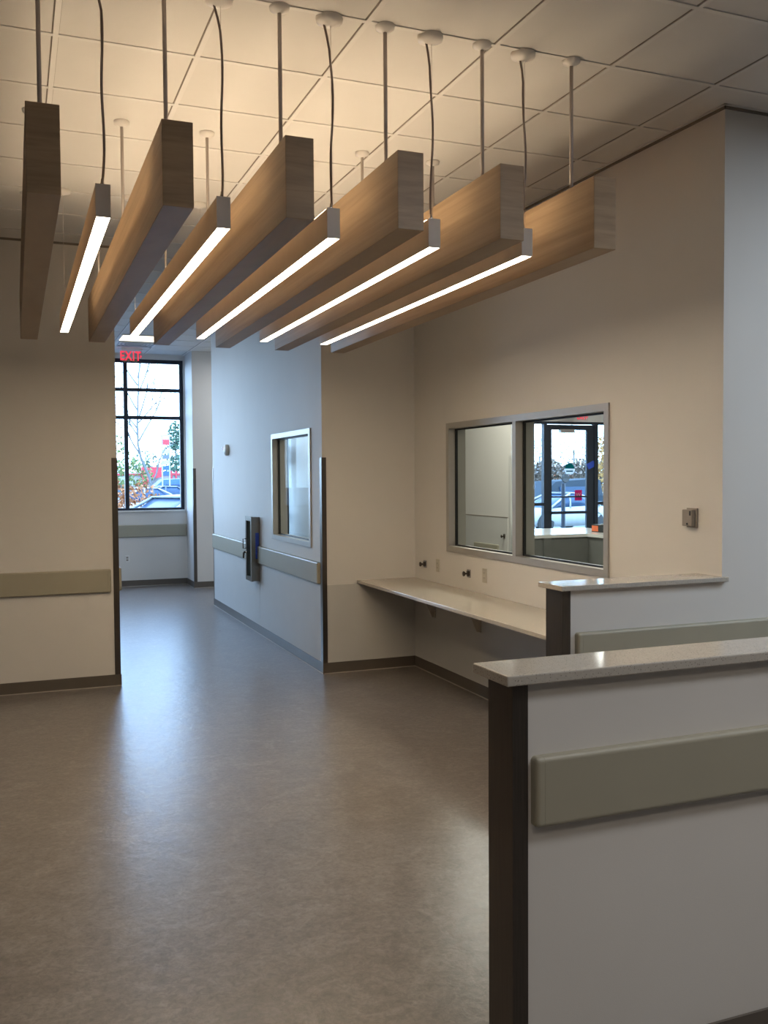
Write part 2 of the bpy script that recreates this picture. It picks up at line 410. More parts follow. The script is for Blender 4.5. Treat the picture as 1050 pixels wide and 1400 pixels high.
# crash rails
def rail(axis, a0, a1, face, z0, z1, label, out=-1, d=.032, round_=.014, grp=None):
    p = thing('crash_rail', label, 'crash rail', ((a0, face, z0) if axis == 'x' else (face, a0, z0)))
    if grp: p['group'] = grp
    def seg(u0, u1, name, dd):
        f0, f1 = sorted((face, face + out*dd))
        b = bx(u0, u1, f0, f1, z0, z1) if axis == 'x' else bx(f0, f1, u0, u1, z0, z1)
        # round only the outer edges
        far = face + out*dd; k = 1 if axis == 'x' else 0; j = 1-k
        ends = [u for u in (u0, u1) if name == 'end_cap' and (abs(u-a0) < 1e-6 or abs(u-a1) < 1e-6)]
        ed = [e for e in b.edges if all(abs(v.co[k]-far) < 1e-6 for v in e.verts) and (abs(e.verts[0].co[j]-e.verts[1].co[j]) > 1e-6 or any(abs(e.verts[0].co[j]-u) < 1e-6 for u in ends))]
        ed += [e for e in b.edges if any(all(abs(v.co[j]-u) < 1e-6 for v in e.verts) for u in ends) and abs(e.verts[0].co[k]-e.verts[1].co[k]) > 1e-6]
        bmesh.ops.bevel(b, geom=ed, offset=round_, segments=5, affect='EDGES', profile=.5)
        return obj(name, b, RAILM, p, smooth=False)
    cap = .028
    seg(a0+cap+.0006, a1-cap-.0006, 'rail_cover', d); 
    seg(a0, a0+cap, 'end_cap', d); seg(a1-cap, a1, 'end_cap', d)
    return p
rail('x', 1.334, 5.0, 2.265, .812, 1.012, 'olive beige crash rail along the nearest low wall')
rail('x', 2.588, 8.0, YH, .812, 1.014, 'beige crash rail along the second low wall and the tall wall beyond it')
rail('x', -4.9, .757, YL, .818, 1.02, 'tan crash rail on the left wall beside the corridor opening')
rail('y', 8.40, 10.5, XL, .818, 1.02, 'tan crash rail inside the corridor, behind the left steel guard', out=1)
rail('y', 8.16, 10.43, XC, .815, 1.015, 'beige crash rail below the corridor window, right of the steel cabinet')
rail('y', 10.75, 13.05, XC, .815, 1.015, 'beige crash rail on the corridor wall, left of the steel cabinet')
rail('x', -4.5, 2.695, YF, .82, 1.02, 'beige crash rail below the far window')
rail('y', 11.54, 12.28, 6.3, .72, .83, 'short pale rail on the wall seen through the left interior pane')

# ------------------------------------------------------------------ worktop in the recess
wt = thing('worktop', 'long white quartz worktop fixed in the recess below the double interior window', 'worktop', (2.92, 4.115, 0))
obj('slab', bx(2.92, XR-.003, 4.110, YB-.003, .818, .846), QUARTZ, wt, bevel=.004)
wb = None
for y in (6.75, 7.63):
    b = bmesh.new()
    # triangular gusset plus two flanges
    for (ya, yb) in ((y-.003, y+.003),):
        q = [(XR-.006, .811), (XR-.16, .811), (XR-.155, .80), (XR-.035, .53), (XR-.006, .53)]
        v0 = [b.verts.new((x, ya, z)) for x, z in q]; v1 = [b.verts.new((x, yb, z)) for x, z in q]
        b.faces.new(v0); b.faces.new(v1)
        for i in range(5): b.faces.new((v0[i], v0[(i+1)%5], v1[(i+1)%5], v1[i]))
    box(b, XR-.34, XR-.006, y-.02, y+.02, .8115, .8175); box(b, XR-.014, XR-.0055, y-.02, y+.02, .525, .8112)
    obj('support_bracket', b, IVORY, wt)

# ------------------------------------------------------------------ interior windows
def int_window(name, x, y0, y1, z0, z1, mull, d=.17):
    """frame set in a wall whose room face is x; glass 60 mm in; mull: list of mullion centres"""
    xa, xb = x-.012, x+WT+.012; fw = .05
    b = bmesh.new()
    box(b, xa, xb, y0, y0+fw, z0, z1); box(b, xa, xb, y1-fw, y1, z0, z1)
    box(b, xa, xb, y0+fw, y1-fw, z0, z0+fw); box(b, xa, xb, y0+fw, y1-fw, z1-fw, z1)
    for m_ in mull: box(b, xa, xb, m_-fw/2, m_+fw/2, z0+fw, z1-fw)
    o = struct(name, b, STEEL2)
    es = [y0+fw] + [v for m_ in mull for v in (m_-fw/2, m_+fw/2)] + [y1-fw]
    for i in range(0, len(es), 2):
        a, c = es[i], es[i+1]; w = .012; g0, g1 = x+.05, x+.072
        b = bmesh.new()
        box(b, g0, g1, a, a+w, z0+fw, z1-fw); box(b, g0, g1, c-w, c, z0+fw, z1-fw)
        box(b, g0, g1, a+w, c-w, z0+fw, z0+fw+w); box(b, g0, g1, a+w, c-w, z1-fw-w, z1-fw)
        struct('gasket', b, BLACK, o)
        struct('glass_pane', bx(x+.058, x+.064, a+w*.6, c-w*.6, z0+fw+w*.6, z1-fw-w*.6), GLASS, o)
    return o
int_window('window_3', XR, 4.98, 7.368, 1.143, 2.256, [6.18])
int_window('window_2', XC, 8.42, 9.842, 1.133, 2.258, [])

# far exterior window
def far_window():
    b = bmesh.new(); y0, y1 = YF+.03, YF+.11; f = .06
    x0, x1, z0, z1 = -4.0, 2.675, 1.262, 3.768
    ms = [1.7355, .70, -.80, -2.3]
    box(b, x0, x0+f, y0, y1, z0, z1); box(b, x1-f, x1, y0, y1, z0, z1)
    box(b, x0+f, x1-f, y0, y1, z0, z0+.04); box(b, x0+f, x1-f, y0, y1, z1-f, z1)
    zs = [3.265, 2.805]
    ms_ = [x0+f-.0325] + sorted(ms) + [x1-f+.0325]
    for m_ in ms: box(b, m_-.0325, m_+.0325, y0, y1, z0+.04, z1-f)
    for z in zs:
        for m0, m1 in zip(ms_, ms_[1:]): box(b, m0+.0325, m1-.0325, y0, y1, z-.028, z+.028)
    o = struct('window_1', b, DARKAL)
    zz = [(z0+.04, zs[1]-.028), (zs[1]+.028, zs[0]-.028), (zs[0]+.028, z1-f)]
    for xa, xb in [(m0+.0325, m1-.0325) for m0, m1 in zip(ms_, ms_[1:])]:
        for za, zb in zz:
            struct('glass_pane', bx(xa, xb, y0+.035, y0+.041, za, zb), GLASSX, o)
    struct('window_sill', bx(-4.02, 2.695, YF-.03, YF+.03, 1.236, 1.2615), WHITE, o)
far_window()

# tall narrow window beyond the corridor room
b = bmesh.new(); y0, y1 = YF+.03, YF+.11
box(b, 3.95, 4.0, y0, y1, .3, 2.9); box(b, 4.465, 4.5, y0, y1, .3, 2.9); box(b, 4.0, 4.465, y0, y1, .3, .35); box(b, 4.0, 4.465, y0, y1, 2.85, 2.9)
box(b, 4.0, 4.465, y0, y1, 1.12, 1.18); box(b, 4.0, 4.465, y0, y1, 2.04, 2.38)
w4 = struct('window_4', b, DARKAL)
for za, zb in ((.35, 1.12), (1.18, 2.04), (2.38, 2.85)): struct('glass_pane', bx(4.0, 4.465, y0+.03, y0+.036, za, zb), GLASSX, w4)

# entrance storefront
b = bmesh.new(); y0, y1 = YF+.02, YF+.12
box(b, 9.40, 9.45, y0, y1, 0, 2.86); box(b, 9.70, 9.77, y0, y1, 0, 2.81); box(b, 10.875, 10.96, y0, y1, 0, 2.81); box(b, 11.84, 11.9, y0, y1, 0, 2.86)
box(b, 9.45, 11.84, y0, y1, 2.81, 2.86)
for xa, xb in ((9.45, 9.70), (10.96, 11.84)): box(b, xa, xb, y0, y1, 1.20, 1.26); box(b, xa, xb, y0, y1, 0, .1)
sf = struct('window_5', b, DARKAL)
for xa, xb in ((9.45, 9.70), (10.96, 11.84)):
    struct('glass_pane', bx(xa, xb, y0+.04, y0+.046, 1.26, 2.81), GLASSX, sf); struct('glass_pane', bx(xa, xb, y0+.04, y0+.046, .1, 1.20), GLASSX, sf)
b = bmesh.new()
box(b, 9.775, 9.885, y0+.02, y0+.07, .02, 2.80); box(b, 10.70, 10.87, y0+.02, y0+.07, .02, 2.80)
box(b, 9.885, 10.70, y0+.02, y0+.07, 2.70, 2.80); box(b, 9.885, 10.70, y0+.02, y0+.07, .02, .25)
dr = struct('door_1', b, DARKAL)
struct('glass_pane', bx(9.885, 10.70, y0+.04, y0+.046, .25, 2.70), GLASSX, dr)
b = bmesh.new(); box(b, 9.86, 10.72, y0-.06, y0-.02, 1.03, 1.085)
for x in (9.9, 10.66): box(b, x, x+.04, y0-.02, y0+.02, 1.035, 1.08)
struct('push_bar', b, DARKAL, dr)
struct('push_bar', bx(9.885, 10.72, y0-.03, y0+.02, 1.355, 1.385), DARKAL, dr)
b = bmesh.new(); box(b, 10.04, 10.36, y0-.08, y0+.02, 2.64, 2.71); struct('door_closer', b, STEEL2, dr, bevel=.01)
# door graphics (stuck on the glass)
def translucent(name, col, k=.55):
    m = mat(name, col, .5); t = m.node_tree; b = t.nodes['Principled BSDF']; o = [n for n in t.nodes if n.type == 'OUTPUT_MATERIAL'][0]
    tr = t.nodes.new('ShaderNodeBsdfTranslucent'); tr.inputs[0].default_value = col; mx = t.nodes.new('ShaderNodeMixShader'); mx.inputs[0].default_value = k
    t.links.new(b.outputs[0], mx.inputs[1]); t.links.new(tr.outputs[0], mx.inputs[2]); t.links.new(mx.outputs[0], o.inputs[0]); return m
TEAL = translucent('teal_vinyl', (.005, .17, .15, 1), .9); WV = translucent('white_vinyl', (.7, .75, .78, 1)); PINK = translucent('pink_paper', (.55, .03, .18, 1))
GV = mat('grey_vinyl', (.10, .13, .13, 1), .5)
dc = thing('door_sticker', 'round teal and white sticker on the glass of the entrance door', 'sticker', (10.31, y0+.03, 1.96))
yy = y0+.036
def disc(cx, czz, r, a0, a1, y, n=28):
    b = bmesh.new(); pts = [(cx+r*math.cos(a0+(a1-a0)*k/n), czz+r*math.sin(a0+(a1-a0)*k/n)) for k in range(n+1)]
    v0 = [b.verts.new((x, y, z)) for x, z in pts]; v1 = [b.verts.new((x, y+.001, z)) for x, z in pts]
    b.faces.new(v0); b.faces.new(v1)
    for i in range(len(pts)): b.faces.new((v0[i], v0[(i+1)%len(pts)], v1[(i+1)%len(pts)], v1[i]))
    return b
obj('backing', disc(10.31, 1.928, .125, PI, 2*PI, yy+.001), WV, dc)
obj('dome', disc(10.31, 1.93, .11, 0, PI, yy-.001), TEAL, dc)
obj('band', bx(10.23, 10.39, yy-.0015, yy+.0005, 1.865, 1.892), TEAL, dc)
lt = thing('door_lettering', 'pale lettering across the entrance door glass', 'lettering', (10.27, y0+.03, 1.78))
text('lettering', 'DBBUOOOO', .13, GV, lt, facing((10.29, yy, 1.775), '-y'))
pk = thing('paper_notice', 'pink paper notice taped low on the entrance door', 'notice', (10.48, y0+.03, 1.4))
obj('sheet', bx(10.43, 10.60, yy-.002, yy-.001, 1.29, 1.50), PINK, pk)
text('lettering', 'W', .11, WV, pk, facing((10.51, yy-.003, 1.40), 'y'))
tp = obj('blue_tape', bx(-.09, .09, -.002, 0, -.06, .06), BLUET); tp.location = (10.80, y0+.018, 2.0); tp.rotation_euler = (0, -.45, 0)
tag(tp, 'blue tape patch on the dark right stile of the entrance door', 'tape')

# reception counter seen through the window
DESKM = mat('desk_front_laminate', (.16, .165, .155, 1), .5)
CTOP = mat('desk_white_top', (.74, .75, .74, 1), .15, var=.01)
rc = thing('reception_desk', 'L shaped reception desk with white top in the lobby beyond the double window', 'desk', (6.63, 9.88, 0))
def L(b, o, z0, z1):
    p = [(5.82, 9.88-o), (6.63-o, 9.88-o), (6.63-o, 8.55-o), (7.35+o, 8.55-o), (7.35+o, 11.05+o), (6.3, 11.15+o)]
    v0 = [b.verts.new((x, y, z0)) for x, y in p]; v1 = [b.verts.new((x, y, z1)) for x, y in p]
    b.faces.new(v0); b.faces.new(v1)
    for i in range(6): b.faces.new((v0[i], v0[(i+1)%6], v1[(i+1)%6], v1[i]))
    return b
obj('desk_body', L(bmesh.new(), -.02, 0, 1.03), DESKM, rc); obj('desk_top', L(bmesh.new(), .0, 1.031, 1.07), CTOP, rc)
obj('desk_leg', bx(6.0, 6.1, 9.86, 9.899, 0, 1.03), DESKM, rc)
BOXM = mat('black_carton', (.02, .025, .028, 1), .5); ORANGE = mat('orange_print', (.75, .16, .06, 1), .5); RUST = mat('rust_fascia', (.30, .08, .03, 1), .6)
bxo = thing('tool_box', 'flat black carton with orange print lying on the reception desk', 'box', (6.9, 9.9, 1.071))
obj('carton', bx(6.90, 7.25, 9.45, 10.18, 1.071, 1.165), BOXM, bxo)
obj('label_end', bx(6.898, 6.90, 10.04, 10.178, 1.08, 1.15), ORANGE, bxo)
text('lettering', 'BELOW', .075, ORANGE, bxo, facing((6.897, 9.72, 1.11), 'x'))
tag(obj('paper_stack', bx(6.95, 7.2, 9.5, 10.05, 1.166, 1.178), WV), 'white papers on the black carton on the reception desk', 'papers')

# ------------------------------------------------------------------ wood baffles
beam_labels = ['wooden ceiling beam at the far left, seen almost end on', 'second wooden ceiling beam from the left, grey lit underside',
 'third wooden ceiling beam from the left, above the corridor opening', 'fourth wooden ceiling beam from the left, between two light bars',
 'fifth wooden ceiling beam from the left, second from the right', 'rightmost wooden ceiling beam, beside the right wall']
def rod_part(parent, x, y, ztop, zbot, rr=.0085):
    r = obj('hanging_rod', tube(bmesh.new(), [(x, y, zbot), (x, y, ztop)], rr, 12), RODM, parent, smooth=True)
    c = bmesh.new(); lathe(c, x, y, [(.012, ztop-.03), (.02, ztop-.022), (.04, ztop-.016), (.042, ztop-.004), (.042, ztop-.001)], 24)
    obj('canopy', c, CANW, r, smooth=True)
    return r
for i in range(6):
    x = .117 + .467*i
    t = thing('ceiling_beam', beam_labels[i], 'beam', (x, 3.52, 2.80), 'wooden beams hung from the ceiling')
    o = obj('beam_body', bx(x-.057, x+.057, 3.52, 7.20, 2.80, 3.114), WOOD, t, bevel=.0015, seg=1)
    for y in (3.79, 5.34, 6.93): rod_part(t, x, y, cz(y), 3.1145)
light_labels = ['leftmost linear light bar, between the first two wooden beams', 'second light bar from the left, between the second and third beams',
 'middle light bar of the five, between the third and fourth beams', 'fourth light bar from the left, between the fourth and fifth beams',
 'rightmost linear light bar, tucked beside the last wooden beam']
for i in range(5):
    x = .339 + .467*i; y0, y1, z0, z1 = 3.775, 6.82, 2.805, 2.931
    t = thing('linear_pendant_light', light_labels[i], 'pendant light', (x, y0, z0), 'linear light bars between the wooden beams')
    b = bmesh.new(); box(b, x-.028, x-.025, y0+.004, y1-.004, z0, z1-.004); box(b, x+.025, x+.028, y0+.004, y1-.004, z0, z1-.004)
    box(b, x-.025, x+.025, y0+.004, y1-.004, z0+.05, z0+.055)
    obj('housing', b, ALU, t)
    for ya, yb in ((y0, y0+.004), (y1-.004, y1)): obj('end_cap', bx(x-.028, x+.028, ya, yb, z0, z1), ALU, t)
    obj('diffuser', bx(x-.0248, x+.0248, y0+.004, y1-.004, z0+.001, z0+.004), LEDD, t)
    obj('uplight_lens', bx(x-.0248, x+.0248, y0+.03, y1-.03, z1-.006, z1+.000), LEDU, t)
    for k, y in enumerate((3.81, 6.78)):
        zt = cz(y); w1 = .008*random.uniform(-1, 1); w2 = .007*random.uniform(-1, 1)
        c = bmesh.new(); lathe(c, x, y, [(.018, zt-.035), (.03, zt-.026), (.055, zt-.02), (.0575, zt-.005), (.0575, zt-.001)], 28)
        co = obj('canopy', c, CANW, t, smooth=True)
        pts = []
        n = 16
        for j in range(n+1):
            u = j/n; z = z1-.002 + (zt-.03-(z1-.002))*u
            off = (.012*math.sin(PI*u) + .006*math.sin(3*PI*u + i))*(1 if i % 2 == 0 else .8)
            pts.append((x + off*(.9) - (.016 if u > .9 else 0)*(u-.9)*10, y+.006, z))
        if k == 0: obj('power_cord', tube(bmesh.new(), pts, .0052, 8), CORDM, t, smooth=True)
        obj('suspension_wire', tube(bmesh.new(), [(x+.006, y-.004, z1-.01), (x+.004, y-.004, zt-.03)], .0012, 6), RODM, t)
        b = bmesh.new(); box(b, x-.025, x+.025, y-.02, y+.02, z1-.012, z1-.009); lathe(b, x, y, [(.006, z1-.01), (.006, z1+.012), (.003, z1+.03)], 10)
        obj('wire_clip', b, CHROME, t)

# ------------------------------------------------------------------ wall devices
def outlet(axis, pos, z, label, m=IVORY):
    x, y = pos
    t = thing('power_outlet', label, 'outlet', (x, y, z))
    if axis == 'x':
        obj('cover_plate', bx(x-.006, x, y-.036, y+.036, z-.058, z+.058), m, t, bevel=.002)
        for dz in (-.02, .02):
            r = obj('socket', bx(x-.009, x-.006, y-.017, y+.017, z+dz-.014, z+dz+.014), m, t, bevel=.001)
            obj('slot', (lambda q: (box(q, x-.0095, x-.009, y-.008, y-.006, z+dz-.005, z+dz+.006), box(q, x-.0095, x-.009, y+.006, y+.008, z+dz-.005, z+dz+.006), q)[-1])(bmesh.new()), BLACK, r)
    else:
        obj('cover_plate', bx(x-.036, x+.036, y-.006, y, z-.058, z+.058), m, t, bevel=.002)
        for dz in (-.02, .02): obj('socket', bx(x-.017, x+.017, y-.009, y-.006, z+dz-.014, z+dz+.014), GREYP, t, bevel=.001)
outlet('x', (XR, 7.566), 1.001, 'ivory outlet plate above the worktop, nearer the recess corner')
outlet('x', (XR, 6.672), .996, 'ivory outlet plate above the worktop, below the double window frame')
outlet('y', (1.713, YF), .462, 'white outlet plate low on the wall under the far window', WHITE)
def hook(x, y, z, label):
    t = thing('wall_hook', label, 'wall hook', (x, y, z))
    obj('base_plate', bx(x-.012, x, y-.028, y+.028, z-.034, z+.034), CHROME, t, bevel=.004)
    b = bmesh.new(); lathe(b, y, z, [(.008, x-.012), (.008, x-.045), (.02, x-.048), (.022, x-.056), (.018, x-.060)], 16, 'x')
    obj('post_knob', b, DARKMET, t, smooth=True)
    b = bmesh.new(); box(b, x-.022, x-.012, y-.015, y+.015, z-.022, z+.022); obj('collar', b, DARKMET, t, bevel=.003)
hook(XR, 7.838, .991, 'small dark metal hook on the right wall, closest to the recess corner')
hook(XR, 6.946, .987, 'small dark metal hook on the right wall between the two outlets')
hook(XR, 5.40, .998, 'small dark metal hook half hidden behind the end of the second quartz cap')
hook(6.3, 11.39, .96, 'tiny dark hook on the wall seen through the left interior pane')

# wall control box
t = thing('wall_control', 'small grey plastic control box on the right wall near its outer corner', 'wall control', (XR, 4.2, 1.56))
obj('back_plate', bx(XR-.010, XR, 4.152, 4.238, 1.503, 1.612), GREYP, t, bevel=.002)
obj('cover', bx(XR-.036, XR-.010, 4.165, 4.245, 1.512, 1.604), GREYP, t, bevel=.004)
obj('sensor_window', bx(XR-.0375, XR-.036, 4.172, 4.184, 1.572, 1.597), BLACK, t)
obj('button', lathe(bmesh.new(), 4.20, 1.525, [(.006, XR-.036), (.006, XR-.039)], 14, 'x'), BLACK, t)

# strobe
t = thing('alarm_strobe', 'small round white alarm strobe high on the corridor wall', 'alarm strobe', (XC, 12.06, 2.155))
obj('base', lathe(bmesh.new(), 12.06, 2.155, [(.070, XC+.001), (.074, XC-.01), (.072, XC-.038), (.055, XC-.05)], 28, 'x'), IVORY, t, smooth=True)
obj('lens', bx(XC-.08, XC-.045, 12.03, 12.09, 2.155, 2.2), CLEARP, t, bevel=.008)
obj('grille', lathe(bmesh.new(), 12.06, 2.13, [(.022, XC-.05), (.020, XC-.055)], 20, 'x'), IVORY, t)

# steel cabinet
cy0, cy1, cz0, cz1, cd_ = 10.43, 10.72, .612, 1.345, .10
t = thing('wall_cabinet', 'narrow stainless steel cabinet with glass door interrupting the corridor rail', 'cabinet', (XC, cy0, cz0))
b = bmesh.new(); x0 = XC-cd_; w = .012
box(b, x0+.02, XC, cy0, cy0+w, cz0, cz1); box(b, x0+.02, XC, cy1-w, cy1, cz0, cz1)
box(b, x0+.02, XC, cy0+w, cy1-w, cz0, cz0+w); box(b, x0+.02, XC, cy0+w, cy1-w, cz1-w, cz1); box(b, XC-.006, XC, cy0+w, cy1-w, cz0+w, cz1-w)
obj('cabinet_body', b, STEEL3, t)
b = bmesh.new(); f = .045
box(b, x0, x0+.02, cy0-.004, cy0+f, cz0-.004, cz1+.004); box(b, x0, x0+.02, cy1-f, cy1+.004, cz0-.004, cz1+.004)
box(b, x0, x0+.02, cy0+f, cy1-f, cz0-.004, cz0+f); box(b, x0, x0+.02, cy0+f, cy1-f, cz1-f, cz1+.004)
d = obj('door', b, STEEL3, t)
obj('door_glass', bx(x0+.008, x0+.012, cy0+f, cy1-f, cz0+f, cz1-f), GLASS, d)
b = bmesh.new(); tube(b, [(x0, cy1-.03, 1.085), (x0-.035, cy1-.03, 1.085), (x0-.035, cy1-.03, .975), (x0, cy1-.03, .975)], .006, 8)
obj('handle', b, DARKMET, d, smooth=True)
b = bmesh.new(); lathe(b, cy1-.03, .93, [(.014, x0), (.012, x0-.012)], 16, 'x'); obj('lock', b, CHROME, d)
b = bmesh.new(); box(b, x0-.03, x0-.012, cy1-.032, cy1-.028, .92, .94); box(b, x0-.040, x0-.022, cy1-.031, cy1-.029, .86, .925)
lathe(b, x0-.028, cy1-.03, [(.012, .905), (.013, .91), (.012, .915)], 12); obj('key', b, DARKMET, d)
bt = obj('blue_tape', bx(XC-.052, XC-.012, cy0-.003, cy0-.0005, .868, 1.165), BLUET)
tag(bt, 'dark blue tape strip down the side of the steel cabinet', 'tape')

# exit signs
def exit_sign(x, y, z, label, w=.26, h=.15):
    t = thing('exit_sign', label, 'exit sign', (x, y, z))
    obj('panel', bx(x-w/2, x+w/2, y-.004, y+.004, z-h/2, z+h/2), CLEARP, t)
    obj('mount', bx(x-w/2-.01, x+w/2+.01, y-.02, y+.02, z+h/2, cz(y)), WHITE, t)
    text('lettering', 'EXIT', h*1.05, REDL, t, facing((x-.022*w/.26, y-.008, z-.002), 'y') @ Matrix.Diagonal((.72, 1, 1, 1)), .003, bold=.004*h/.15)
    b = bmesh.new(); xa = x+w/2-.024
    v = [b.verts.new(p) for p in ((xa, y-.008, z-.03), (xa, y-.008, z+.03), (xa+.025, y-.008, z), (xa, y-.006, z-.03), (xa, y-.006, z+.03), (xa+.025, y-.006, z))]
    for f in ((0,1,2),(3,4,5),(0,1,4,3),(1,2,5,4),(2,0,3,5)): b.faces.new([v[k] for k in f])
    obj('arrow', b, REDL, t)
exit_sign(1.76, 15.2, 3.715, 'red EXIT sign hanging in front of the far window', .30, .19)
exit_sign(10.09, 15.2, 2.905, 'red EXIT sign above the entrance door in the lobby', .23, .13)

# ceiling troffer and vent in the corridor
y = 13.98
tf = thing('ceiling_light', 'warm lit square ceiling panel in the corridor near the far window', 'ceiling light', (1.74, y, cz(y)-.02))
b = bmesh.new(); sloped(b, 1.437, 2.052, 13.66, 14.27, -.012, -.0055); obj('frame', b, TBAR, tf)
b = bmesh.new(); sloped(b, 1.47, 2.02, 13.69, 14.24, -.016, -.0125); obj('lens', b, TROF, tf)
vt = thing('ceiling_vent', 'white louvred air vent in the corridor ceiling behind the lit panel', 'vent', (1.74, 14.6, cz(14.6)-.02))
b = bmesh.new(); sloped(b, 1.437, 2.052, 14.29, 14.87, -.014, -.0055); obj('frame', b, TBAR, vt)
for k in range(4):
    q = .05 + .05*k
    b = bmesh.new()
    for a in ((1.437+q, 2.052-q, 14.29+q, 14.30+q), (1.437+q, 2.052-q, 14.86-q, 14.87-q)): sloped(b, *a, -.03, -.0145)
    for a in ((1.437+q, 1.447+q, 14.30+q, 14.86-q), (2.042-q, 2.052-q, 14.30+q, 14.86-q)): sloped(b, *a, -.03, -.0145)
    obj('louvre', b, mat('vent_metal', (.42, .45, .48, 1), .4), vt)

# ------------------------------------------------------------------ outside
ASPH = mat('asphalt', (.12, .125, .13, 1), .85, var=.12, scale=2)
gr = obj('ground', bx(-60, 120, 16.12, 160, -.2, -.1), ASPH); gr['kind'] = 'structure'
tag(obj('car_park_kerb', bx(-20, 40, 17.0, 17.2, -.1, .05), mat('kerb_concrete', (.6, .6, .58, 1), .8)), 'pale kerb between the building and the parked cars', 'kerb')
def leaves(name, centres, m, n, size, parent=None):
    b = bmesh.new()
    for (cx, cy_, czz, rx, ry, rz) in centres:
        for _ in range(n):
            while True:
                p = [random.uniform(-1, 1) for _ in range(3)]
                q = sum(v*v for v in p)
                if q < 1 and random.random() < .25+q: break
            o = Vector((cx+p[0]*rx, cy_+p[1]*ry, czz+p[2]*rz)); s = size*random.uniform(.6, 1.3)
            a = Vector([random.uniform(-1, 1) for _ in range(3)]).normalized(); c = a.cross(Vector([random.uniform(-1, 1) for _ in range(3)])).normalized()
            v = [b.verts.new(o + a*s*i + c*s*.6*j) for i, j in ((-1, 0), (0, -1), (1, 0), (0, 1))]
            b.faces.new(v)
    return obj(name, b, m, parent)
def leafy(name, centres, m, n, size, label, cat='tree', grp=None, trunk=True):
    x, y = centres[0][0], centres[0][1]
    t = thing(name, label, cat, (x, y, -.1), grp)
    leaves('foliage', centres, m, n, size, t)
    for c in (centres[:1] if trunk else centres):
        obj('trunk' if trunk else 'stem', tube(bmesh.new(), [(c[0], c[1], -.1), (c[0], c[1], c[2])], .05 if c[2] > 1.2 else .02, 6), BARK, t)
    return t
BARK = mat('pale_bark', (.12, .13, .13, 1), .8, var=.2); BARK2 = mat('grey_twigs', (.05, .045, .05, 1), .9)
def branches(b, p, d, ln, r, depth, twist=.6):
    pts = [p]; q = p.copy(); dd = d.copy()
    for k in range(4):
        dd = (dd + Vector((random.uniform(-.12, .12), random.uniform(-.12, .12), random.uniform(-.02, .1)))).normalized()
        q = q + dd*ln/4; pts.append(q.copy())
    tube(b, pts, [r*(1-.12*i) for i in range(5)], 5, False)
    if depth > 0:
        for k in range(random.choice((2, 3))):
            s = random.choice((2, 3, 4)); nd = (dd + Vector((random.uniform(-twist, twist), random.uniform(-twist, twist), random.uniform(-.1, .35)))).normalized()
            branches(b, pts[s], nd, ln*random.uniform(.6, .78), r*.55, depth-1, twist)
def bare_tree(x, y, h, label, grp=None, m=BARK, depth=4, z0=-.1, lean=(-.1, 0)):
    t = thing('bare_tree', label, 'tree', (x, y, z0), grp)
    b = bmesh.new(); branches(b, Vector((x, y, z0)), Vector((lean[0], lean[1], 1)).normalized(), h*.36, h*.018, depth)
    obj('branches', b, m, t)
bt = thing('bare_tree', 'slender leafless tree just beyond the far window', 'tree', (3.5, 26, -.1))
b = bmesh.new()
tube(b, [(3.60, 26, -.1), (3.56, 26, 1.2), (3.42, 26, 1.8), (3.2, 26, 2.35), (3.13, 26, 2.7), (3.12, 26, 3.2), (3.15, 26, 4.0), (3.2, 26, 4.8), (3.25, 26, 6)], [.04, .038, .036, .032, .028, .026, .02, .015, .008], 7)
tube(b, [(3.42, 26, 1.5), (3.6, 26, 1.9), (3.7, 26, 2.3), (3.85, 26, 2.6), (4.1, 26, 2.75)], [.025, .022, .02, .016, .01], 6)
for (z, dx, ln) in ((2.5, -.6, .9), (2.8, .8, 1.1), (3.1, -.7, .9), (3.4, .5, 1.0), (3.6, -.5, 1.0), (4.0, .6, 1.0), (4.3, -.5, .9), (2.9, -.9, .8), (4.5, .5, .9), (3.3, .9, .9)):
    branches(b, Vector((3.15, 26, z)), Vector((dx*random.uniform(.6, 1.4), random.uniform(-.5, .5), random.uniform(.6, 1.3))).normalized(), ln*random.uniform(.7, 1.25), .024, 3, .8)
obj('branches', b, BARK, bt)
LG = mat('yellow_green_leaf', (.13, .17, .05, 1), .8, var=.25); OR = mat('orange_brown_leaf', (.34, .14, .05, 1), .8, var=.3); DG = mat('conifer_green', (.05, .11, .07, 1), .8, var=.25)
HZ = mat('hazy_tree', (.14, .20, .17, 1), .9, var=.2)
leafy('shrub', [(2.2, 23.5, .85, .5, .5, .95), (2.9, 23.8, .8, .6, .5, .95)], OR, 650, .06, 'rust and orange shrub behind the silver car', 'shrub', trunk=False)
leafy('leafy_tree', [(3.7, 40, 2.4, .9, .8, 1.4), (4.6, 40, 1.9, .8, .8, .8)], LG, 420, .08, 'yellow green tree at the left edge of the far window')
leafy('conifer', [(10.1, 63.5, 4.6, .5, .4, 1.0), (10.1, 63.5, 3.3, .85, .7, 1.2), (10.1, 63.5, 1.8, 1.0, .8, 1.4)], DG, 380, .12, 'tall green conifer at the right edge of the far window')
for k, (x, s) in enumerate(((7.7, 1.0), (10.9, 1.25), (14.2, 1.1))):
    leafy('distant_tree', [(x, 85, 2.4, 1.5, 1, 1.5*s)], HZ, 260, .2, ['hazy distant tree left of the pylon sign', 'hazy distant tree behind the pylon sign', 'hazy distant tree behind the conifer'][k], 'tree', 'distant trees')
REDP = mat('red_canopy', (.42, .025, .04, 1), .5); WP = mat('white_cladding', (.34, .35, .35, 1), .6); BLP = mat('blue_panel', (.02, .08, .26, 1), .5); GLW = mat('shop_window_grey', (.09, .11, .13, 1), .4)
st = thing('shop_building', 'low white shop with red canopy and red stripes across the road', 'building', (5, 55, -.1))
obj('wall', bx(2, 12, 55, 60, -.1, 2.1), WP, st)
